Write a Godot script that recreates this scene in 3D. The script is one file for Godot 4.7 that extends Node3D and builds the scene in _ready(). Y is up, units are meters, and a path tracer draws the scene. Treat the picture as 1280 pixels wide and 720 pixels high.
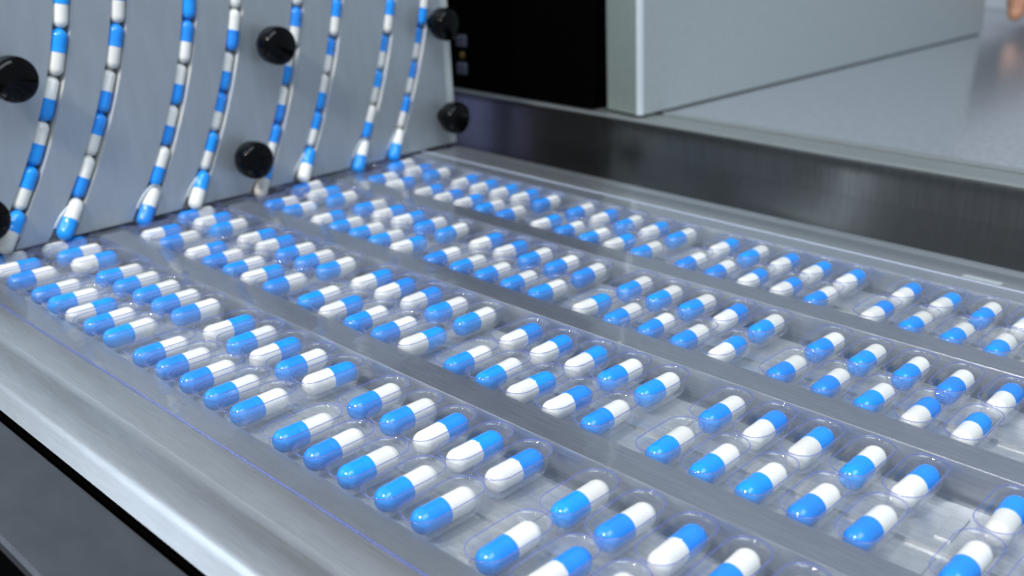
extends Node3D
# Capsules in a blister film passing out of a feeder. Lengths below are written in capsule pitches; S turns them into metres.

const S := 0.0135
const LANE := 4.4512      # lane to lane
const COLUMN := 1.769     # front row to back row of one lane
const BLISTER := 5.5514   # blister to blister along the film
const CAP_Y := -0.25      # capsule axis below the film
const FEED_X := 0.1
const FEED_TURN := 0.0425

var M := {}
var names := {}
var rng := RandomNumberGenerator.new()

# ---------------------------------------------------------------- helpers

func v(x: float, y: float, z: float) -> Vector3:
	return Vector3(x, y, z) * S

func numbered(called: String) -> String:
	var n: int = names.get(called, 0)
	names[called] = n + 1
	return called if n == 0 else "%s_%03d" % [called, n]

func tag(o: Node, label: String, category := "", group := "", kind := "") -> void:
	if label: o.set_meta("label", label)
	if category: o.set_meta("category", category)
	if group: o.set_meta("group", group)
	if kind: o.set_meta("kind", kind)

func thing(called: String, label: String, category: String, at := Vector3.ZERO, group := "") -> Node3D:
	var o := Node3D.new()
	o.name = numbered(called)
	add_child(o)
	o.position = at
	tag(o, label, category, group)
	return o

func part(called: String, mesh: Mesh, mat: Material, parent: Node, at := Vector3.ZERO) -> MeshInstance3D:
	var o := MeshInstance3D.new()
	o.name = called
	o.mesh = mesh
	if mat: o.material_override = mat
	parent.add_child(o, true)
	o.position = at
	return o

class Tri:
	var p := PackedVector3Array()
	var n := PackedVector3Array()
	var uv := PackedVector2Array()
	func tri(a: Vector3, b: Vector3, c: Vector3, na: Vector3, nb: Vector3, nc: Vector3) -> void:
		# front faces run clockwise seen from the side the normals point to
		if (b - a).cross(c - a).dot(na + nb + nc) > 0.0:
			p.append_array([a, c, b]); n.append_array([na, nc, nb])
		else:
			p.append_array([a, b, c]); n.append_array([na, nb, nc])
	func quad(a: Vector3, b: Vector3, c: Vector3, d: Vector3, na: Vector3, nb: Vector3, nc: Vector3, nd: Vector3) -> void:
		tri(a, b, c, na, nb, nc)
		tri(a, c, d, na, nc, nd)
	func flat(a: Vector3, b: Vector3, c: Vector3, d: Vector3, nn: Vector3) -> void:
		quad(a, b, c, d, nn, nn, nn, nn)
	func into(m: ArrayMesh) -> ArrayMesh:
		var arr := []
		arr.resize(Mesh.ARRAY_MAX)
		arr[Mesh.ARRAY_VERTEX] = p
		arr[Mesh.ARRAY_NORMAL] = n
		m.add_surface_from_arrays(Mesh.PRIMITIVE_TRIANGLES, arr)
		return m
	func mesh() -> ArrayMesh:
		return into(ArrayMesh.new())

# normals on both ends of every segment of a profile, shared across joints that bend less than `sharp`
func profile_normals(pts: PackedVector2Array, closed: bool, sharp := 0.6) -> Array:
	var k := pts.size()
	var seg: Array[Vector2] = []
	var m := k if closed else k - 1
	for i in m:
		var d := (pts[(i + 1) % k] - pts[i]).normalized()
		seg.append(Vector2(d.y, -d.x))
	var out := []
	for i in m:
		var a := seg[i]
		var b := seg[i]
		if i > 0 or closed:
			var q: Vector2 = seg[(i - 1 + m) % m]
			if q.dot(seg[i]) > cos(sharp): a = (q + seg[i]).normalized()
		if i < m - 1 or closed:
			var q2: Vector2 = seg[(i + 1) % m]
			if q2.dot(seg[i]) > cos(sharp): b = (q2 + seg[i]).normalized()
		out.append([a, b])
	return out

# a profile of (z, y) points swept along x; the normal is on the right of the way the points run
func sweep_x(pts: PackedVector2Array, x0: float, x1: float, closed := false, flip := false, steps := 1) -> ArrayMesh:
	var t := Tri.new()
	var nn := profile_normals(pts, closed)
	for i in nn.size():
		var a := pts[i]
		var b := pts[(i + 1) % pts.size()]
		var s := -1.0 if flip else 1.0
		var na := Vector3(0, nn[i][0].y, nn[i][0].x) * s
		var nb := Vector3(0, nn[i][1].y, nn[i][1].x) * s
		for j in steps:
			var xa := lerpf(x0, x1, float(j) / steps)
			var xb := lerpf(x0, x1, float(j + 1) / steps)
			t.quad(v(xa, a.y, a.x), v(xb, a.y, a.x), v(xb, b.y, b.x), v(xa, b.y, b.x), na, na, nb, nb)
	if closed:
		var idx := Geometry2D.triangulate_polygon(pts)
		for e in [[x0, -1.0], [x1, 1.0]]:
			for q in range(0, idx.size(), 3):
				var c := Vector3(e[1], 0, 0)
				var A := pts[idx[q]]
				var B := pts[idx[q + 1]]
				var C := pts[idx[q + 2]]
				t.tri(v(e[0], A.y, A.x), v(e[0], B.y, B.x), v(e[0], C.y, C.x), c, c, c)
	return t.mesh()

# a profile of (along, radius) points turned about `axis` (0 x, 2 z)
func lathe(pts: PackedVector2Array, seg: int, axis := 2, flip := false) -> ArrayMesh:
	var t := Tri.new()
	var nn := profile_normals(pts, false)
	for i in nn.size():
		for j in seg:
			var a0 := TAU * j / seg
			var a1 := TAU * (j + 1) / seg
			var P := []
			var N := []
			for e in [[pts[i], nn[i][0], a0], [pts[i + 1], nn[i][1], a0], [pts[i + 1], nn[i][1], a1], [pts[i], nn[i][0], a1]]:
				var q: Vector2 = e[0]
				var m: Vector2 = e[1]
				if flip: m = -m
				var c := cos(e[2])
				var s := sin(e[2])
				if axis == 2:
					P.append(v(q.y * c, q.y * s, q.x)); N.append(Vector3(m.y * c, m.y * s, m.x))
				else:
					P.append(v(q.x, q.y * c, q.y * s)); N.append(Vector3(m.x, m.y * c, m.y * s))
			if pts[i].y < 1e-6:
				t.tri(P[0], P[1], P[2], N[0], N[1], N[2])
			elif pts[i + 1].y < 1e-6:
				t.tri(P[0], P[1], P[3], N[0], N[1], N[3])
			else:
				t.quad(P[0], P[1], P[2], P[3], N[0], N[1], N[2], N[3])
	return t.mesh()

# a box with chamfered edges, lo and hi in pitches
func box_into(t: Tri, lo: Vector3, hi: Vector3, c := 0.03) -> void:
	var mid := (lo + hi) / 2.0
	var h := (hi - lo) / 2.0
	c = minf(c, minf(h.x, minf(h.y, h.z)) * 0.9)
	var g := func(s: Vector3, k: int) -> Vector3:   # corner s, on the face across axis k
		var q := h - Vector3(c, c, c)
		q[k] = h[k]
		return (mid + q * s) * S
	for k in 3:
		var i := (k + 1) % 3
		var j := (k + 2) % 3
		for sk in [-1.0, 1.0]:
			var cs := []
			for e in [[-1.0, -1.0], [1.0, -1.0], [1.0, 1.0], [-1.0, 1.0]]:
				var s := Vector3.ZERO
				s[k] = sk; s[i] = e[0]; s[j] = e[1]
				cs.append(g.call(s, k))
			var nn := Vector3.ZERO
			nn[k] = sk
			t.flat(cs[0], cs[1], cs[2], cs[3], nn)
		# edges along axis k
		for a in [-1.0, 1.0]:
			for b in [-1.0, 1.0]:
				var s0 := Vector3.ZERO
				s0[k] = -1.0; s0[i] = a; s0[j] = b
				var s1 := s0
				s1[k] = 1.0
				var ne := Vector3.ZERO
				ne[i] = a; ne[j] = b
				t.flat(g.call(s0, i), g.call(s1, i), g.call(s1, j), g.call(s0, j), ne.normalized())
	for sx in [-1.0, 1.0]:
		for sy in [-1.0, 1.0]:
			for sz in [-1.0, 1.0]:
				var s := Vector3(sx, sy, sz)
				var nc := s.normalized()
				t.tri(g.call(s, 0), g.call(s, 1), g.call(s, 2), nc, nc, nc)

func box(lo: Vector3, hi: Vector3, c := 0.03) -> ArrayMesh:
	var t := Tri.new()
	box_into(t, lo, hi, c)
	return t.mesh()

# a tube through points given in pitches, closed or open
func tube_into(t: Tri, pts: Array, rad: float, seg := 6, closed := false) -> void:
	var k := pts.size()
	var rings := []
	for i in k:
		var a: Vector3 = pts[(i - 1 + k) % k] if closed or i > 0 else pts[i]
		var b: Vector3 = pts[(i + 1) % k] if closed or i < k - 1 else pts[i]
		var d := (b - a).normalized()
		var up := Vector3.UP if absf(d.y) < 0.9 else Vector3.RIGHT
		var sd := d.cross(up).normalized()
		up = sd.cross(d)
		var ring := []
		for j in seg:
			var q := sd * cos(TAU * j / seg) + up * sin(TAU * j / seg)
			ring.append([(pts[i] + q * rad) * S, q])
		rings.append(ring)
	for i in (k if closed else k - 1):
		var A: Array = rings[i]
		var B: Array = rings[(i + 1) % k]
		for j in seg:
			var j2 := (j + 1) % seg
			t.quad(A[j][0], A[j2][0], B[j2][0], B[j][0], A[j][1], A[j2][1], B[j2][1], B[j][1])

# ---------------------------------------------------------------- materials

func noise_tex(freq: float, seed_: int, lo: float, hi: float, normal := 0.0, octaves := 4) -> NoiseTexture2D:
	var f := FastNoiseLite.new()
	f.seed = seed_
	f.frequency = freq
	f.fractal_octaves = octaves
	f.noise_type = FastNoiseLite.TYPE_SIMPLEX_SMOOTH
	var t := NoiseTexture2D.new()
	t.width = 512
	t.height = 512
	t.seamless = true
	t.noise = f
	if normal > 0.0:
		t.as_normal_map = true
		t.bump_strength = normal
	else:
		var g := Gradient.new()
		g.set_color(0, Color(lo, lo, lo))
		g.set_color(1, Color(hi, hi, hi))
		t.color_ramp = g
	return t

func metal(color: Color, rough: float, stretch: Vector3, spread := 0.12, bump := 0.35, metallic := 1.0) -> StandardMaterial3D:
	var m := StandardMaterial3D.new()
	m.albedo_color = color
	m.metallic = metallic
	m.roughness = rough
	m.uv1_triplanar = true
	m.uv1_world_triplanar = true
	m.uv1_scale = stretch
	m.roughness_texture = noise_tex(0.02, 3, 1.0 - spread * 2.0, 1.0, 0.0, 5)
	m.roughness_texture_channel = BaseMaterial3D.TEXTURE_CHANNEL_RED
	m.albedo_texture = noise_tex(0.015, 8, 1.0 - spread, 1.0, 0.0, 5)
	if bump > 0.0:
		m.normal_enabled = true
		m.normal_texture = noise_tex(0.03, 5, 0, 1, 2.0, 5)
		m.normal_scale = bump
	m.cull_mode = BaseMaterial3D.CULL_DISABLED
	return m

func plain(color: Color, rough: float, metallic := 0.0, spec := 0.5) -> StandardMaterial3D:
	var m := StandardMaterial3D.new()
	m.albedo_color = color
	m.roughness = rough
	m.metallic = metallic
	m.metallic_specular = spec
	m.cull_mode = BaseMaterial3D.CULL_DISABLED
	return m

func clear(color: Color, rough := 0.06) -> StandardMaterial3D:
	var m := plain(color, rough)
	m.transparency = BaseMaterial3D.TRANSPARENCY_ALPHA
	return m

func make_materials() -> void:
	M.rail = metal(Color(0.66, 0.68, 0.71), 0.38, Vector3(8, 160, 160), 0.16, 0.14, 0.75)
	M.plate = metal(Color(0.72, 0.74, 0.755), 0.32, Vector3(8, 140, 140), 0.09, 0.07, 0.74)
	M.floor = metal(Color(0.78, 0.795, 0.80), 0.40, Vector3(14, 70, 70), 0.14, 0.10, 0.52)
	M.feeder = metal(Color(0.70, 0.735, 0.76), 0.40, Vector3(16, 4, 16), 0.05, 0.0, 0.6)
	M.edge = metal(Color(0.80, 0.83, 0.83), 0.35, Vector3(60, 60, 60), 0.06, 0.05, 0.4)
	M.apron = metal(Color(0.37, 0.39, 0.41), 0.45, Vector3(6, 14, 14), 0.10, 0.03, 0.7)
	M.panel = metal(Color(0.78, 0.79, 0.79), 0.13, Vector3(90, 5, 90), 0.16, 0.09, 0.97)
	M.table = metal(Color(0.84, 0.86, 0.88), 0.20, Vector3(25, 25, 25), 0.16, 0.12, 0.62)
	M.trough = metal(Color(0.26, 0.27, 0.26), 0.20, Vector3(20, 120, 120), 0.15, 0.05, 0.8)
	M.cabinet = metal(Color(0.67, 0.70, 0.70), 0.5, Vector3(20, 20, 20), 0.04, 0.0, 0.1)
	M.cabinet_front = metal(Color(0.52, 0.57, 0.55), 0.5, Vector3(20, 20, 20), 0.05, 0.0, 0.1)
	M.lip = metal(Color(0.70, 0.72, 0.71), 0.32, Vector3(6, 60, 60), 0.06, 0.0, 0.7)
	M.cabinet_edge = plain(Color(0.80, 0.83, 0.85), 0.35, 0.2)
	M.channel = plain(Color(0.86, 0.87, 0.86), 0.28)
	M.ivory = plain(Color(0.70, 0.72, 0.70), 0.4)
	M.black = plain(Color(0.012, 0.012, 0.014), 0.10, 0.0, 0.3)
	M.void_black = plain(Color(0.012, 0.012, 0.014), 0.6, 0.0, 0.08)
	M.violet = plain(Color(0.78, 0.74, 1.0), 0.4)
	M.slate = plain(Color(0.70, 0.72, 0.98), 0.4)
	M.white = plain(Color(0.90, 0.90, 0.875), 0.22)
	M.blue = plain(Color(0.15, 0.60, 0.94), 0.16)
	M.whites = []
	M.blues = []
	for i in 4:
		var w: StandardMaterial3D = M.white.duplicate()
		w.albedo_color = Color(0.90, 0.90, 0.875) * (1.0 - 0.022 * i)
		w.roughness = 0.20 + 0.04 * i
		M.whites.append(w)
		var b: StandardMaterial3D = M.blue.duplicate()
		b.albedo_color = Color(0.13 + 0.012 * i, 0.585 - 0.018 * i, 0.93 - 0.015 * i)
		b.roughness = 0.15 + 0.025 * i
		M.blues.append(b)
	M.brass = plain(Color(0.40, 0.32, 0.14), 0.4, 0.6)
	M.screw = plain(Color(0.30, 0.31, 0.36), 0.5, 0.3)
	M.film = clear(Color(0.74, 0.80, 0.95, 0.045), 0.06)
	M.film.normal_enabled = true
	M.film.normal_texture = noise_tex(0.012, 21, 0, 1, 3.0, 2)
	M.film.normal_scale = 0.12
	M.film.uv1_triplanar = true
	M.film.uv1_world_triplanar = true
	M.film.uv1_scale = Vector3(18, 18, 18)
	M.cup = clear(Color(0.78, 0.83, 0.95, 0.075), 0.03)
	M.rim = clear(Color(0.36, 0.42, 0.78, 0.34), 0.05)
	M.crease = clear(Color(0.85, 0.88, 0.95, 0.45), 0.2)
	M.cloth = plain(Color(0.03, 0.03, 0.035), 0.9)
	M.skin = plain(Color(0.80, 0.58, 0.46), 0.5)
	M.hair = plain(Color(0.04, 0.03, 0.03), 0.6)
	M.ground = metal(Color(0.45, 0.46, 0.47), 0.6, Vector3(2, 2, 2), 0.1, 0.05, 0.0)

# ---------------------------------------------------------------- camera and light

func lights() -> void:
	var cam := Camera3D.new()
	cam.name = "camera"
	add_child(cam)
	var bx := Vector3(0.7264, -0.0028, -0.6873)
	var by := Vector3(-0.2450, 0.9334, -0.2619)
	var bz := Vector3(0.6422, 0.3587, 0.6774)
	cam.transform = Transform3D(Basis(bx, by, bz).orthonormalized(), v(29.637, 9.468, 9.864))
	cam.fov = 31.867
	cam.near = 0.02
	cam.far = 20.0
	var att := CameraAttributesPhysical.new()
	att.frustum_focal_length = 12.0 / tan(deg_to_rad(31.867 / 2.0))
	att.frustum_near = 0.02
	att.frustum_far = 20.0
	att.frustum_focus_distance = 20.5 * S
	att.exposure_aperture = 17.0
	att.exposure_multiplier = 1.0
	cam.attributes = att
	cam.current = true

	var we := WorldEnvironment.new()
	we.name = "world_environment"
	var e := Environment.new()
	e.background_mode = Environment.BG_COLOR
	e.background_color = Color(0.585, 0.62, 0.67)
	e.background_energy_multiplier = 1.0
	e.tonemap_mode = Environment.TONE_MAPPER_LINEAR
	e.tonemap_exposure = 1.0
	e.sdfgi_enabled = true
	e.ssao_enabled = true
	e.ssil_enabled = true
	we.environment = e
	add_child(we)

	var focus := v(14, 0, -5)
	# the work lamp over the near side of the film
	var key := SpotLight3D.new()
	key.name = "work_lamp"
	add_child(key)
	var d := Vector3(0.04, 0.71, 0.70).normalized()
	key.look_at_from_position(focus + d * 0.75, focus, Vector3.UP)
	key.spot_angle = 60
	key.spot_range = 6.0
	key.spot_attenuation = 2.0
	key.light_color = Color(1.0, 0.98, 0.96)
	key.light_energy = 0.46
	key.light_size = 0.05
	key.shadow_enabled = true
	# ceiling panels
	for a in [[Vector3(0.85, 1.25, 0.2), Vector2(1.2, 0.6), 1.65], [Vector3(-0.66, 0.57, 0.72), Vector2(0.9, 0.6), 0.42]]:
		var l := AreaLight3D.new()
		l.name = "ceiling_panel_light"
		add_child(l, true)
		var up := Vector3.RIGHT
		l.look_at_from_position(a[0], focus, up)
		l.area_size = a[1]
		l.light_color = Color(0.90, 0.95, 1.0)
		l.light_energy = a[2]
		l.area_range = 8.0
		l.area_attenuation = 2.0
		l.shadow_enabled = true

# ---------------------------------------------------------------- capsules

var body_mesh: ArrayMesh
var cap_mesh: ArrayMesh
var capsule0: Node3D

func capsule_meshes() -> void:
	var b := PackedVector2Array()
	var c := PackedVector2Array()
	var r0 := 0.229
	var r1 := 0.240
	for i in 13:
		var a := PI / 2.0 * i / 12.0
		b.append(Vector2(-0.68 + r0 - r0 * cos(a), r0 * sin(a)))
	b.append(Vector2(0.10, r0))
	c.append(Vector2(0.0, r0 - 0.004))
	c.append(Vector2(0.0, r1 - 0.006))
	c.append(Vector2(0.006, r1))
	for q in [[0.13, 0.0], [0.142, 0.002], [0.165, 0.002], [0.177, 0.0]]: c.append(Vector2(q[0], r1 - q[1]))
	for i in 13:
		var a := PI / 2.0 * i / 12.0
		c.append(Vector2(0.68 - r1 + r1 * sin(a), r1 * cos(a)))
	body_mesh = lathe(b, 28, 2, true)
	cap_mesh = lathe(c, 28, 2, true)

func capsule(label: String, group: String, at: Vector3, basis_: Basis) -> void:
	var o: Node3D
	if capsule0 == null:
		capsule0 = Node3D.new()
		part("white_half", body_mesh, M.white, capsule0)
		part("blue_half", cap_mesh, M.blue, capsule0)
		o = capsule0
	else:
		o = capsule0.duplicate()
	o.name = numbered("capsule")
	add_child(o)
	# batches differ a little in shade
	o.get_child(0).material_override = M.whites[rng.randi() % 4]
	o.get_child(1).material_override = M.blues[rng.randi() % 4]
	o.transform = Transform3D(basis_, at)
	tag(o, label, "capsule", group)

# B: blue end towards the near side plate. Front row then back row, five to a blister, for each lane.
const LANES := [
	[["  LRL", "  RLR"], ["LLRLL", "LLLLL"], ["LLLLL", "RLRLR"], ["LLLLL", "LLRRR"], ["LRLRL", "LLRLL"]],
	[["   RL", "  LRL"], ["RLLRL", "RRLLL"], ["LRLLR", "RRRLL"], ["LLRRL", "RRRLL"], ["LLLLL", "LRRLR"], ["LLRLR", "RLLRL"]],
	[["   LL", "  LRL"], ["RLLLR", "LRRLL"], ["LLLLL", "RRLLL"], ["RLLLR", "LLLRL"], ["LLLRR", "LLLLR"]],
	[["   LR", "  LRL"], ["RRRLL", "RRRRL"], ["RLLRL", "LRLRL"], ["LLRRL", "RLRRR"], ["RLLLR", "RRLRL"]],
]
const NTH := ["first", "second", "third", "fourth", "fifth", "sixth", "seventh", "eighth", "ninth", "tenth"]
const LANE_NAME := ["front lane", "second lane", "third lane", "back lane"]

func pocket_xz(lane: int, row: int, blister: int, i: int) -> Vector2:
	return Vector2(i - 2 + BLISTER * blister, -LANE * lane - COLUMN * row)

func capsules_in_film() -> void:
	for lane in 4:
		var rows: Array = LANES[lane]
		for k in rows.size():
			for row in 2:
				for i in 5:
					var way: String = rows[k][row][i]
					if way == " ": continue
					var at := pocket_xz(lane, row, k, i)
					if at.x > 28.0 - 1.6 * lane + (1.0 if lane > 0 else 0.0): continue
					var turn := (0.0 if way == "L" else PI) + rng.randf_range(-0.05, 0.05)
					var bs := Basis(Vector3.UP, turn) * Basis(Vector3.RIGHT, rng.randf_range(-0.015, 0.015)) * Basis(Vector3.BACK, rng.randf() * TAU)
					var label := "capsule, %s end in front, %s in %s row of %s blister, %s" % ["blue" if way == "L" else "white", NTH[i], "front" if row == 0 else "back", NTH[k], LANE_NAME[lane]]
					capsule(label, "capsules lying in the blister pockets", v(at.x + rng.randf_range(-0.03, 0.03), CAP_Y + rng.randf_range(-0.004, 0.004), at.y + rng.randf_range(-0.03, 0.03)), bs)

# ---------------------------------------------------------------- blister film

const HW := 0.38
const HL := 0.85

func outline(inset: float) -> Array:
	# a rounded pocket outline; the same number of points whatever the inset
	var out := []
	var r := HW - inset
	var c := HL - HW
	var angles := [0.0, 0.3, 0.55, 0.6825, 0.9, 1.2, PI / 2, PI - 1.2, PI - 0.9, PI - 0.6825, PI - 0.55, PI - 0.3, PI]
	for q in [[1.0, c], [-1.0, -c]]:
		for a in angles:
			var t: float = a if q[0] > 0 else a + PI
			out.append(Vector2(r * cos(t), q[1] + r * sin(t)))
	return out

func film() -> void:
	var web := thing("blister_film", "clear plastic film with rows of moulded pockets running out of the feeder", "blister film")
	var sheet := Tri.new()
	var up := Vector3.UP
	var quad := func(x0: float, x1: float, z0: float, z1: float) -> void:
		if x1 - x0 > 1e-4 and z1 - z0 > 1e-4:
			sheet.flat(v(x0, 0, z0), v(x1, 0, z0), v(x1, 0, z1), v(x0, 0, z1), up)
	var hole := outline(-0.026)
	var hz := COLUMN / 2.0
	# cup
	var cup := Tri.new()
	var levels := []
	for i in 8:
		var t := PI / 2 * i / 7.0
		levels.append([-0.026 + 0.10 * sin(t), -0.10 * (1.0 - cos(t))])
	levels.append_array([[0.09, -0.35], [0.105, -0.42], [0.14, -0.47], [0.18, -0.492], [0.22, -0.498]])
	var loops := []
	for l in levels:
		var lp := []
		for q in outline(l[0]): lp.append(Vector3(q.x, l[1], q.y))
		loops.append(lp)
	var n := hole.size()
	for l in levels.size() - 1:
		for i in n:
			var j := (i + 1) % n
			var a: Vector3 = loops[l][i]
			var b: Vector3 = loops[l][j]
			var c: Vector3 = loops[l + 1][j]
			var d: Vector3 = loops[l + 1][i]
			var nrm := func(li: int, pi: int) -> Vector3:
				var q: Vector3 = loops[li][pi]
				var r := Vector3(q.x, 0, q.z - clampf(q.z, -(HL - HW), HL - HW)).normalized()
				var l0: int = maxi(li - 1, 0)
				var l1: int = mini(li + 1, levels.size() - 1)
				var dr: float = levels[l0][0] - levels[l1][0]
				var dy: float = levels[l0][1] - levels[l1][1]
				return (-r * dy - Vector3.UP * dr).normalized()
			cup.quad(v(a.x, a.y, a.z), v(b.x, b.y, b.z), v(c.x, c.y, c.z), v(d.x, d.y, d.z), nrm.call(l, i), nrm.call(l, j), nrm.call(l + 1, j), nrm.call(l + 1, i))
	var last: Array = loops[levels.size() - 1]
	for i in n:
		var a: Vector3 = last[i]
		var b: Vector3 = last[(i + 1) % n]
		cup.tri(v(0, -0.5, 0), v(a.x, a.y, a.z), v(b.x, b.y, b.z), up, up, up)
	var rim := Tri.new()
	var ring := []
	for q in outline(0.0): ring.append(Vector3(q.x, -0.006, q.y))
	tube_into(rim, ring, 0.012, 6, true)
	var pocket_mesh := ArrayMesh.new()
	cup.into(pocket_mesh)
	pocket_mesh.surface_set_material(0, M.cup)
	rim.into(pocket_mesh)
	pocket_mesh.surface_set_material(1, M.rim)
	var x_start := -3.2
	var x_end := 31.0
	for lane in 4:
		for row in 2:
			var zc := -LANE * lane - COLUMN * row
			var x := x_start
			for k in range(0, 6):
				for i in 5:
					var at := pocket_xz(lane, row, k, i)
					quad.call(x, at.x - 0.5, zc - hz, zc + hz)
					x = at.x + 0.5
					for a in n:
						var b := (a + 1) % n
						var P: Vector2 = hole[a]
						var Q: Vector2 = hole[b]
						var outer := func(p: Vector2) -> Vector2:
							var cz := clampf(p.y, -(HL - HW), HL - HW)
							var d := p - Vector2(0, cz)
							var f := INF
							if absf(d.x) > 1e-5: f = 0.5 / absf(d.x)
							if absf(d.y) > 1e-5: f = minf(f, (hz - absf(cz)) / absf(d.y))
							return Vector2(0, cz) + d * f
						var P2: Vector2 = outer.call(P)
						var Q2: Vector2 = outer.call(Q)
						sheet.flat(v(at.x + P.x, 0, zc + P.y), v(at.x + Q.x, 0, zc + Q.y), v(at.x + Q2.x, 0, zc + Q2.y), v(at.x + P2.x, 0, zc + P2.y), up)
					if at.x < 28.0 - 1.2 * lane and at.x > -1.5:
						part("pocket", pocket_mesh, null, web, v(at.x, 0, zc))
			quad.call(x, x_end, zc - hz, zc + hz)
		var far := -LANE * lane - COLUMN - hz
		var near := -LANE * lane + hz
		if lane == 0: quad.call(x_start, x_end, near, 1.62)
		var next := -LANE * (lane + 1) + hz if lane < 3 else -16.75
		quad.call(x_start, x_end, next, far)
	part("film_sheet", sheet.mesh(), M.film, web)
	var el := Tri.new()
	tube_into(el, [Vector3(x_start, 0.003, 1.62), Vector3(x_end, 0.003, 1.62)], 0.018)
	part("film_edge", el.mesh(), M.rim, web)
	var er := Tri.new()
	tube_into(er, [Vector3(x_start, 0.003, -16.75), Vector3(x_end, 0.003, -16.75)], 0.02)
	part("film_edge", er.mesh(), M.crease, web)

# ---------------------------------------------------------------- machine bed

func bed() -> void:
	var b := thing("machine_bed", "brushed metal bed with four lanes between raised rails under the film", "machine bed")
	var x0 := -3.0
	var x1 := 31.0
	for k in 3:
		var zc := -LANE * k - 3.13
		var pr := PackedVector2Array()
		for q in [[0.42, -0.9], [0.405, -0.05], [0.39, -0.026], [0.36, -0.019], [-0.36, -0.019], [-0.39, -0.026], [-0.405, -0.05], [-0.42, -0.9]]:
			pr.append(Vector2(zc + q[0], q[1]))
		part("rail", sweep_x(pr, 0.42, x1, true, true), M.rail, b)
	for lane in 4:
		var zc := -LANE * lane - COLUMN / 2.0
		var pr := PackedVector2Array()
		for q in [[1.84, -0.84], [1.57, -0.84], [1.56, -0.70], [0.145, -0.70], [0.14, -0.62], [-0.14, -0.62], [-0.145, -0.70], [-1.56, -0.70], [-1.57, -0.84], [-1.84, -0.84], [-1.84, -1.1], [1.84, -1.1]]:
			pr.append(Vector2(zc + q[0], q[1]))
		part("lane_floor", sweep_x(pr, x0, x1, true, true), M.floor, b)
		for k in range(1, 6):
			var xc := BLISTER * k + BLISTER / 2.0
			if xc > 27: continue
			part("cross_bar", box(Vector3(xc - 0.14, -0.71, zc - 1.2), Vector3(xc + 0.14, -0.655, zc - 0.3), 0.008), M.floor, b)
			part("cross_bar", box(Vector3(xc - 0.14, -0.71, zc + 0.3), Vector3(xc + 0.14, -0.655, zc + 1.2), 0.008), M.floor, b)
	for side in [[1.0, 0.0, 0.0], [-1.0, -15.13, 0.4]]:
		var pr := PackedVector2Array()
		var put := func(z: float, y: float) -> void: pr.append(Vector2(side[1] + side[0] * z, y))
		var w: float = side[2]
		put.call(0.95, -0.9)
		put.call(0.93, -0.13)
		put.call(0.96, -0.05)
		put.call(1.03, -0.02)
		put.call(2.35 + w, -0.02)
		for q in [[2.36, -0.026], [2.46, -0.062], [2.54, -0.066], [2.75, -0.052], [2.90, -0.055], [3.05, -0.077], [3.17, -0.112], [3.26, -0.152], [3.31, -0.186], [3.345, -0.226], [3.37, -0.265], [3.55, -0.52], [3.3, -0.54]]:
			put.call(q[0] + w, q[1])
		put.call(3.3 + w, -0.9)
		part("side_plate", sweep_x(pr, 0.3 if side[0] > 0 else -0.4, x1, true, side[0] > 0), M.plate, b)
	var bar := box(Vector3(-8, -65.9, -19.0), Vector3(x1, -1.12, 3.3), 0.05)
	part("base_plate", bar, M.void_black, b)
	part("smear", box(Vector3(20.9, -0.03, -17.2), Vector3(21.9, -0.017, -16.95), 0.004), M.edge, b)
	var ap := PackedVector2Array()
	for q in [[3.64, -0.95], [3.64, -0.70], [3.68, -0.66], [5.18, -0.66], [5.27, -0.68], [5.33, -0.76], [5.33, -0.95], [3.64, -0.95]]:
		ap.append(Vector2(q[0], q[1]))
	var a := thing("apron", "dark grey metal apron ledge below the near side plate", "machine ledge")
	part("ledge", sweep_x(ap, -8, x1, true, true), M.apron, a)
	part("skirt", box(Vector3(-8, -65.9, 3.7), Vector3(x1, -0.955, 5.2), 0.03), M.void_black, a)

# ---------------------------------------------------------------- feeder

const EXIT_SCALE := [1.13, 1.12, 1.0, 0.98, 0.90, 0.90, 0.86, 0.86]

func groove_z(g: int, y: float) -> float:
	var lane := g / 2
	var row := g % 2
	var e := -LANE * lane - COLUMN * row - 0.04
	var q := y - 0.2
	return e - EXIT_SCALE[g] * (0.60 * q - 0.0335 * q * q)

func groove_slope(g: int, y: float) -> float:
	return -EXIT_SCALE[g] * (0.60 - 0.067 * (y - 0.2))

func face(z: float, y: float, depth := 0.0) -> Vector3:   # a point on the feeder's front, in pitches
	return Vector3(FEED_X + FEED_TURN * (z + 1.0) - depth, y, z + FEED_TURN * depth)

func groove_half(y: float) -> float:
	return 0.262 + 0.07 * smoothstep(1.1, 0.5, y)

func groove_depth(y: float) -> float:
	return lerpf(0.80, 0.30, smoothstep(2.0, 0.3, y))

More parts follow.
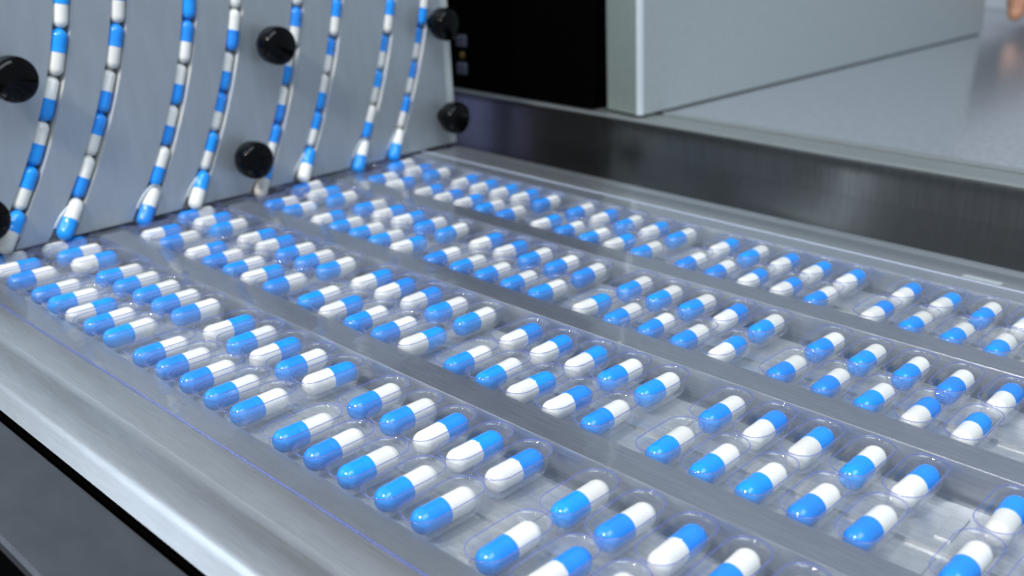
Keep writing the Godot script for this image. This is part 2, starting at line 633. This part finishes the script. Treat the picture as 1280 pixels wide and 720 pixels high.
func feeder() -> void:
	var f := thing("capsule_feeder", "grey metal feeder plate with eight curved grooves full of capsules and black knobs", "capsule feeder")
	var t := Tri.new()
	var nn := Vector3(1, 0, -FEED_TURN).normalized()
	var ys := []
	var y := 0.05
	while y < 9.0:
		ys.append(y)
		y += 0.2 if y < 2.0 else 0.4
	for s in 9:
		for i in ys.size() - 1:
			var row := []
			for yy in [ys[i], ys[i + 1]]:
				var w: float = groove_half(yy)
				var zl: float = 5.0 if s == 0 else groove_z(s - 1, yy) - w * sqrt(1.0 + pow(groove_slope(s - 1, yy), 2))
				var zr: float = groove_z(s, yy) + w * sqrt(1.0 + pow(groove_slope(s, yy), 2)) if s < 8 else -18.70 + 0.064 * yy
				row.append([face(zl, yy) * S, face(zr, yy) * S])
			t.flat(row[0][0], row[0][1], row[1][1], row[1][0], nn)
	# underside of the front plate
	t.flat(face(5, 0.05) * S, face(-18.7, 0.05) * S, face(-18.7, 0.05, 0.9) * S, face(5, 0.05, 0.9) * S, Vector3.DOWN)
	part("front_plate", t.mesh(), M.feeder, f)
	for g in 8:
		var c := Tri.new()
		for i in ys.size() - 1:
			var r := []
			for yy in [ys[i], ys[i + 1]]:
				var w: float = groove_half(yy) * sqrt(1.0 + pow(groove_slope(g, yy), 2))
				var z := groove_z(g, yy)
				var d := groove_depth(yy)
				r.append([face(z + w, yy) * S, face(z + w, yy, d) * S, face(z - w, yy, d) * S, face(z - w, yy) * S])
			c.flat(r[0][0], r[0][1], r[1][1], r[1][0], Vector3.FORWARD)
			c.flat(r[0][1], r[0][2], r[1][2], r[1][1], nn)
			c.flat(r[0][2], r[0][3], r[1][3], r[1][2], Vector3.BACK)
		part("guide_groove", c.mesh(), M.channel, f)
		# pale lip round the mouth of the groove
		var lip := Tri.new()
		var arc := []
		for i in 13:
			var a := PI * (i / 12.0) * 1.1 - 0.15
			var yy := 0.48 + 0.54 * sin(a)
			var zz := groove_z(g, yy) + 0.35 * cos(a)
			arc.append(face(zz, yy, 0.045))
		tube_into(lip, arc, 0.075, 8)
		part("mouth_lip", lip.mesh(), M.feeder, f)
	# trim along the free edge
	var e := Tri.new()
	var ea := [face(-18.38, 0.05, -0.012), face(-18.72, 0.05, -0.012), face(-18.72 + 0.064 * 9, 9, -0.012), face(-18.38 + 0.064 * 9, 9, -0.012)]
	e.flat(ea[0] * S, ea[1] * S, ea[2] * S, ea[3] * S, nn)
	e.flat(ea[0] * S, ea[3] * S, face(-18.38 + 0.064 * 9, 9) * S, face(-18.38, 0.05) * S, Vector3.BACK)
	e.flat(ea[1] * S, ea[2] * S, face(-18.72 + 0.064 * 9, 9, 0.9) * S, face(-18.72, 0.05, 0.9) * S, Vector3.FORWARD)
	part("edge_trim", e.mesh(), M.edge, f)
	# what stands behind the plate
	part("housing", box(Vector3(-5.0, 0.3, -18.3), Vector3(-1.7, 9.0, 5.0), 0.1), M.void_black, f)
	# knobs
	var pr := PackedVector2Array([Vector2(0, 0.30), Vector2(0.30, 0.30), Vector2(0.34, 0.36), Vector2(0.36, 0.50), Vector2(0.42, 0.585), Vector2(0.50, 0.62), Vector2(0.80, 0.64), Vector2(0.92, 0.625)])
	for i in 9:
		var a := deg_to_rad(i * 10.0 + 10.0)
		pr.append(Vector2(0.92 + 0.26 * sin(a), 0.625 * cos(a)) if i < 8 else Vector2(1.18, 0.0))
	var knob := lathe(pr, 36, 0, true)
	for k in [[4.98, -0.82], [4.99, -9.54], [1.35, -8.25], [1.28, -17.93], [5.0, -17.52], [1.34, 0.60]]:
		var o := part("knob", knob, M.black, f, face(k[1], k[0]) * S)
		o.rotation.y = FEED_TURN

# top colour of each capsule in the grooves, from the top of the plate down
const TRACKS := ["WWBBWWBB", "WBBBWBWW", "BWWWBWWWW", "BWBWWBBB", "BWBBWWBB", "WWBBWBB", "WBWBBBWW", "WBWBBBW"]
const LAST_Y := [0.60, 0.58, 0.40, 0.56, 0.40, 0.56, 0.40, 0.52]

func capsules_in_feeder() -> void:
	for g in 8:
		var s: String = TRACKS[g]
		var n := s.length()
		# walk up the groove in equal steps
		var y: float = LAST_Y[g]
		for i in n:
			var c := s[n - 1 - i]
			if y > 8.0: break
			var out := lerpf(0.05, 0.29, smoothstep(0.9, 2.2, y))
			if y > 4.85: out = 0.15
			var slope := groove_slope(g, y)
			var dir := Vector3(FEED_TURN * slope, 1.0, slope).normalized()
			var z := groove_z(g, y)
			if i == 0: out = -0.02
			out += rng.randf_range(-0.02, 0.02)
			if i == 0:
				dir = (dir + Vector3(-0.25, 0.0, -0.10)).normalized()
			var at := face(z, y, out)
			var zb := dir if c == "B" else -dir
			var xb := zb.cross(Vector3.RIGHT).normalized()
			var bs := Basis(xb, zb.cross(xb), zb)
			var where := "%s from bottom" % NTH[i]
			if i == 0: where = "dropping from the mouth"
			var label := "capsule, %s end up, %s of %s feeder groove from front" % ["blue" if c == "B" else "white", where, NTH[g]]
			capsule(label, "capsules in the feeder grooves", at * S, bs)
			y += 1.37 / sqrt(1.0 + slope * slope) * (1.0 if i > 0 else 0.98)

# ---------------------------------------------------------------- back of the machine

func surroundings() -> void:
	var c := thing("back_counter", "polished steel counter with an upright front panel behind the film bed", "steel counter")
	part("front_panel", box(Vector3(-30, -65.9, -24.3), Vector3(60, 0.80, -24.0), 0.02), M.panel, c)
	part("counter_lip", box(Vector3(-30, 0.80, -25.55), Vector3(60, 0.92, -23.97), 0.06), M.lip, c)
	part("counter_lip", box(Vector3(5.0, 0.86, -26.0), Vector3(60, 0.985, -25.62), 0.04), M.lip, c)
	part("counter_top", box(Vector3(-30, 0.5, -82.0), Vector3(60, 0.93, -26.05), 0.03), M.table, c)
	part("trough", box(Vector3(-30, -1.2, -24.0), Vector3(60, -0.56, -19.3), 0.02), M.trough, c)

	var rc := thing("rear_cover", "black machine cover with violet panels behind the feeder, seen only as a reflection", "machine cover")
	part("cover_body", box(Vector3(-24, -65.9, -30), Vector3(-22, 22, 12), 0.1), M.void_black, rc)
	part("violet_panel", box(Vector3(-22.1, -1, -9.6), Vector3(-21.8, 20, -5.7), 0.06), M.slate, rc)
	part("violet_panel", box(Vector3(-22.1, -1, -3.3), Vector3(-21.8, 20, -2.3), 0.06), M.violet, rc)

	var k := thing("dark_housing", "black machine housing standing on the steel counter beside the grey cabinet", "machine housing")
	part("body", box(Vector3(-40, 0.93, -60), Vector3(2.1, 50, -24.25), 0.08), M.void_black, k)
	var latch := Tri.new()
	box_into(latch, Vector3(-6.3, 2.9, -24.3), Vector3(-5.6, 3.5, -24.12), 0.08)
	box_into(latch, Vector3(-6.3, 1.6, -24.3), Vector3(-5.6, 2.2, -24.12), 0.08)
	part("hinge", latch.mesh(), M.screw, k)
	part("pin", box(Vector3(-6.1, 2.35, -24.3), Vector3(-5.75, 2.7, -24.1), 0.1), M.brass, k)

	var b := thing("grey_cabinet", "grey sheet metal cabinet with one pale upright edge on the steel counter", "cabinet")
	var lean := 0.055
	var t := Tri.new()
	var P := func(x: float, y: float, z: float) -> Vector3: return v(x - lean * (y - 1.0), y, z)
	var y0 := 1.02
	var y1 := 45.0
	t.flat(P.call(2.6, y0, -24.72), P.call(4.38, y0, -24.42), P.call(4.38, y1, -24.42), P.call(2.6, y1, -24.72), Vector3(-0.13, 0, 1).normalized())
	t.flat(P.call(2.6, y0, -24.72), P.call(2.6, y1, -24.72), P.call(2.6, y1, -63), P.call(2.6, y0, -63), Vector3.LEFT)
	t.flat(P.call(2.6, y0, -63), P.call(4.6, y0, -63), P.call(4.6, y1, -63), P.call(2.6, y1, -63), Vector3.FORWARD)
	t.flat(P.call(2.6, y0, -24.7), P.call(4.6, y0, -24.4), P.call(4.6, y0, -63), P.call(2.6, y0, -63), Vector3.DOWN)
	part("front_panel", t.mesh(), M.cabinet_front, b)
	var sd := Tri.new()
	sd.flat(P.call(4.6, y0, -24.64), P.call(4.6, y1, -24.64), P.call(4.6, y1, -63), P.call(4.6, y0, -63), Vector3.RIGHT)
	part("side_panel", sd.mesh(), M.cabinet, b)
	var ed := Tri.new()
	var last := []
	for i in 7:
		var a := PI / 2 * i / 6.0
		var q := [4.38 + 0.22 * sin(a), -24.64 + 0.22 * cos(a), Vector3(sin(a), 0, cos(a))]
		if i > 0:
			ed.quad(P.call(last[0], y0, last[1]), P.call(q[0], y0, q[1]), P.call(q[0], y1, q[1]), P.call(last[0], y1, last[1]), last[2], q[2], q[2], last[2])
		last = q
	part("corner_edge", ed.mesh(), M.cabinet_edge, b)
	part("plinth", box(Vector3(2.4, 0.93, -62.8), Vector3(4.45, 1.1, -24.9), 0.02), M.void_black, b)

	var fl := MeshInstance3D.new()
	fl.name = "floor"
	fl.mesh = box(Vector3(-300, -68, -300), Vector3(300, -66, 300), 0.1)
	fl.material_override = M.ground
	add_child(fl)
	tag(fl, "grey hall floor far below the machine counter", "", "", "structure")

# ---------------------------------------------------------------- the person at the end of the counter

func smin(a: float, b: float, k: float) -> float:
	var h := maxf(k - absf(a - b), 0.0) / k
	return minf(a, b) - h * h * k * 0.25

# bones are [from, to, radius, radius] in metres; returns a closed smooth surface
func nets(bones: Array, cell: float, k: float) -> ArrayMesh:
	var lo := Vector3.INF
	var hi := -Vector3.INF
	for b in bones:
		var r: float = maxf(b[2], b[3]) + k + cell * 2
		for q in [b[0], b[1]]:
			lo = lo.min(q - Vector3.ONE * r)
			hi = hi.max(q + Vector3.ONE * r)
	var n := Vector3i(((hi - lo) / cell).ceil()) + Vector3i.ONE
	var f := PackedFloat32Array()
	f.resize(n.x * n.y * n.z)
	f.fill(1.0)
	for b in bones:
		var r: float = maxf(b[2], b[3]) + k + cell * 2
		var a0 := Vector3i(((Vector3(b[0]).min(b[1]) - Vector3.ONE * r - lo) / cell).floor()).max(Vector3i.ZERO)
		var a1 := Vector3i(((Vector3(b[0]).max(b[1]) + Vector3.ONE * r - lo) / cell).ceil()).min(n - Vector3i.ONE)
		var ab: Vector3 = b[1] - b[0]
		var l2 := maxf(ab.length_squared(), 1e-12)
		for z in range(a0.z, a1.z + 1):
			for y in range(a0.y, a1.y + 1):
				for x in range(a0.x, a1.x + 1):
					var p := lo + Vector3(x, y, z) * cell
					var t := clampf((p - b[0]).dot(ab) / l2, 0, 1)
					var d := p.distance_to(b[0] + ab * t) - lerpf(b[2], b[3], t)
					var i := x + n.x * (y + n.y * z)
					f[i] = smin(f[i], d, k)
	var vert := {}
	var pos: Array[Vector3] = []
	var nor: Array[Vector3] = []
	var at := func(c: Vector3i) -> int: return c.x + n.x * (c.y + n.y * c.z)
	for z in n.z - 1:
		for y in n.y - 1:
			for x in n.x - 1:
				var base := x + n.x * (y + n.y * z)
				var neg := 0
				var g := []
				for c in 8:
					var w := f[base + (c & 1) + n.x * (((c >> 1) & 1) + n.y * (c >> 2))]
					g.append(w)
					if w < 0.0: neg += 1
				if neg == 0 or neg == 8: continue
				var sum := Vector3.ZERO
				var cnt := 0
				for e in [[0, 1], [2, 3], [4, 5], [6, 7], [0, 2], [1, 3], [4, 6], [5, 7], [0, 4], [1, 5], [2, 6], [3, 7]]:
					var A: float = g[e[0]]
					var B: float = g[e[1]]
					if (A < 0.0) != (B < 0.0):
						var pa := Vector3(e[0] & 1, (e[0] >> 1) & 1, e[0] >> 2)
						var pb := Vector3(e[1] & 1, (e[1] >> 1) & 1, e[1] >> 2)
						sum += pa.lerp(pb, A / (A - B))
						cnt += 1
				vert[base] = pos.size()
				pos.append(lo + (Vector3(x, y, z) + sum / cnt) * cell)
				nor.append(Vector3(g[1] + g[3] + g[5] + g[7] - g[0] - g[2] - g[4] - g[6], g[2] + g[3] + g[6] + g[7] - g[0] - g[1] - g[4] - g[5], g[4] + g[5] + g[6] + g[7] - g[0] - g[1] - g[2] - g[3]).normalized())
	var t := Tri.new()
	for z in range(1, n.z - 1):
		for y in range(1, n.y - 1):
			for x in range(1, n.x - 1):
				var c := Vector3i(x, y, z)
				var i0: int = at.call(c)
				for ax in 3:
					var o := Vector3i.ZERO
					o[ax] = 1
					var i1: int = at.call(c + o)
					if (f[i0] < 0.0) == (f[i1] < 0.0): continue
					var u := Vector3i.ZERO
					u[(ax + 1) % 3] = 1
					var w := Vector3i.ZERO
					w[(ax + 2) % 3] = 1
					var q := [at.call(c), at.call(c - u), at.call(c - u - w), at.call(c - w)]
					var ids := []
					for e in q:
						if vert.has(e): ids.append(vert[e])
					if ids.size() == 4:
						t.quad(pos[ids[0]], pos[ids[1]], pos[ids[2]], pos[ids[3]], nor[ids[0]], nor[ids[1]], nor[ids[2]], nor[ids[3]])
	return t.mesh()

func person() -> void:
	# standing on the hall floor past the end of the counter, one forearm resting on it; local metres, feet at y = 0
	var top := (0.93 + 66.0) * S
	var o := thing("person", "person in dark clothes resting a hand on the end of the counter", "person", v(3.1, -66.0, -92.0))
	var B := func(x: float, y: float, z: float) -> Vector3: return Vector3(x, y, z)
	var wrist := Vector3(0.036, top + 0.027, 0.216)
	var elbow := Vector3(-0.215, 1.07, 0.05)
	var cx := -0.55
	var body := [
		[B.call(cx - 0.09, 0.95, 0.0), B.call(cx + 0.09, 0.95, 0.0), 0.13, 0.13], [B.call(cx, 0.98, 0.0), B.call(cx, 1.22, 0.02), 0.14, 0.15],
		[B.call(cx - 0.13, 1.36, 0.0), B.call(cx + 0.13, 1.36, 0.03), 0.085, 0.085], [B.call(cx, 1.2, 0.02), B.call(cx, 1.38, 0.01), 0.15, 0.12],
		[B.call(cx + 0.16, 1.36, 0.03), elbow, 0.062, 0.048], [elbow, wrist + Vector3(-0.030, 0.020, -0.022), 0.046, 0.034],
		[B.call(cx - 0.17, 1.36, 0.0), B.call(cx - 0.22, 1.08, -0.03), 0.062, 0.05], [B.call(cx - 0.22, 1.08, -0.03), B.call(cx - 0.20, 0.84, 0.08), 0.046, 0.034],
		[B.call(cx - 0.09, 0.93, 0.0), B.call(cx - 0.10, 0.50, 0.02), 0.095, 0.065], [B.call(cx - 0.10, 0.50, 0.02), B.call(cx - 0.10, 0.10, -0.02), 0.06, 0.045],
		[B.call(cx + 0.09, 0.93, 0.0), B.call(cx + 0.11, 0.50, 0.02), 0.095, 0.065], [B.call(cx + 0.11, 0.50, 0.02), B.call(cx + 0.11, 0.10, -0.02), 0.06, 0.045],
		[B.call(cx - 0.10, 0.06, -0.03), B.call(cx - 0.11, 0.045, 0.14), 0.05, 0.042], [B.call(cx + 0.11, 0.06, -0.03), B.call(cx + 0.13, 0.045, 0.14), 0.05, 0.042],
	]
	part("body", nets(body, 0.016, 0.05), M.cloth, o)
	var hc := Vector3(cx, 1.60, 0.04)
	var head := [
		[hc + Vector3(0, 0.02, -0.015), hc + Vector3(0, 0.02, 0.02), 0.092, 0.085], [hc + Vector3(0, -0.06, 0.045), hc + Vector3(0, -0.075, 0.055), 0.05, 0.042],
		[hc + Vector3(0, -0.02, 0.095), hc + Vector3(0, 0.02, 0.088), 0.014, 0.008], [hc + Vector3(-0.02, -0.055, 0.092), hc + Vector3(0.02, -0.055, 0.092), 0.008, 0.008],
		[hc + Vector3(-0.088, -0.005, 0.0), hc + Vector3(-0.09, 0.02, -0.005), 0.014, 0.016], [hc + Vector3(0.088, -0.005, 0.0), hc + Vector3(0.09, 0.02, -0.005), 0.014, 0.016],
		[hc + Vector3(0, -0.08, -0.01), Vector3(cx, 1.40, 0.01), 0.052, 0.06],
	]
	part("head", nets(head, 0.007, 0.03), M.skin, o)
	part("hair", nets([[hc + Vector3(0, 0.045, -0.03), hc + Vector3(0, 0.055, 0.01), 0.092, 0.085], [hc + Vector3(0, 0.0, -0.06), hc + Vector3(0, -0.04, -0.06), 0.06, 0.05]], 0.01, 0.03), M.hair, o)
	# hand lying on the counter: palm, four fingers, thumb
	var hand := []
	var d := Vector3(0.25, 0, 0.97)
	var sd := Vector3(0.97, 0, -0.25)
	var palm := wrist + d * 0.055
	hand.append([wrist + Vector3(-0.04, 0.025, -0.03), wrist, 0.026, 0.024])
	for q in [-0.026, -0.009, 0.009, 0.026]:
		hand.append([wrist + sd * q * 0.5 + Vector3(0, -0.004, 0), palm + sd * q + d * 0.03 + Vector3(0, 0.002, 0), 0.014, 0.012])
	var len_ := [0.034, 0.044, 0.048, 0.042]
	for i in 4:
		var q: float = [-0.031, -0.011, 0.010, 0.030][i]
		var k1: Vector3 = palm + d * 0.034 + sd * q + Vector3(0, 0.003, 0)
		var k2: Vector3 = k1 + d * len_[i] + sd * q * 0.15 + Vector3(0, -0.003, 0)
		var k3: Vector3 = k2 + d * len_[i] * 0.6 + Vector3(0, -0.010, 0)
		hand.append([k1, k2, 0.0095, 0.0085])
		hand.append([k2, k3, 0.0085, 0.0072])
	var tb := palm + sd * 0.032 - d * 0.03
	hand.append([tb, tb + d * 0.03 + sd * 0.025 + Vector3(0, -0.006, 0), 0.012, 0.0095])
	hand.append([tb + d * 0.03 + sd * 0.025 + Vector3(0, -0.006, 0), tb + d * 0.055 + sd * 0.032 + Vector3(0, -0.011, 0), 0.0095, 0.008])
	part("hand", nets(hand, 0.0035, 0.008), M.skin, o)

# ----------------------------------------------------------------

func _ready() -> void:
	rng.seed = 7
	lights()
	make_materials()
	surroundings()
	bed()
	feeder()
	film()
	capsule_meshes()
	capsules_in_film()
	capsules_in_feeder()
	person()
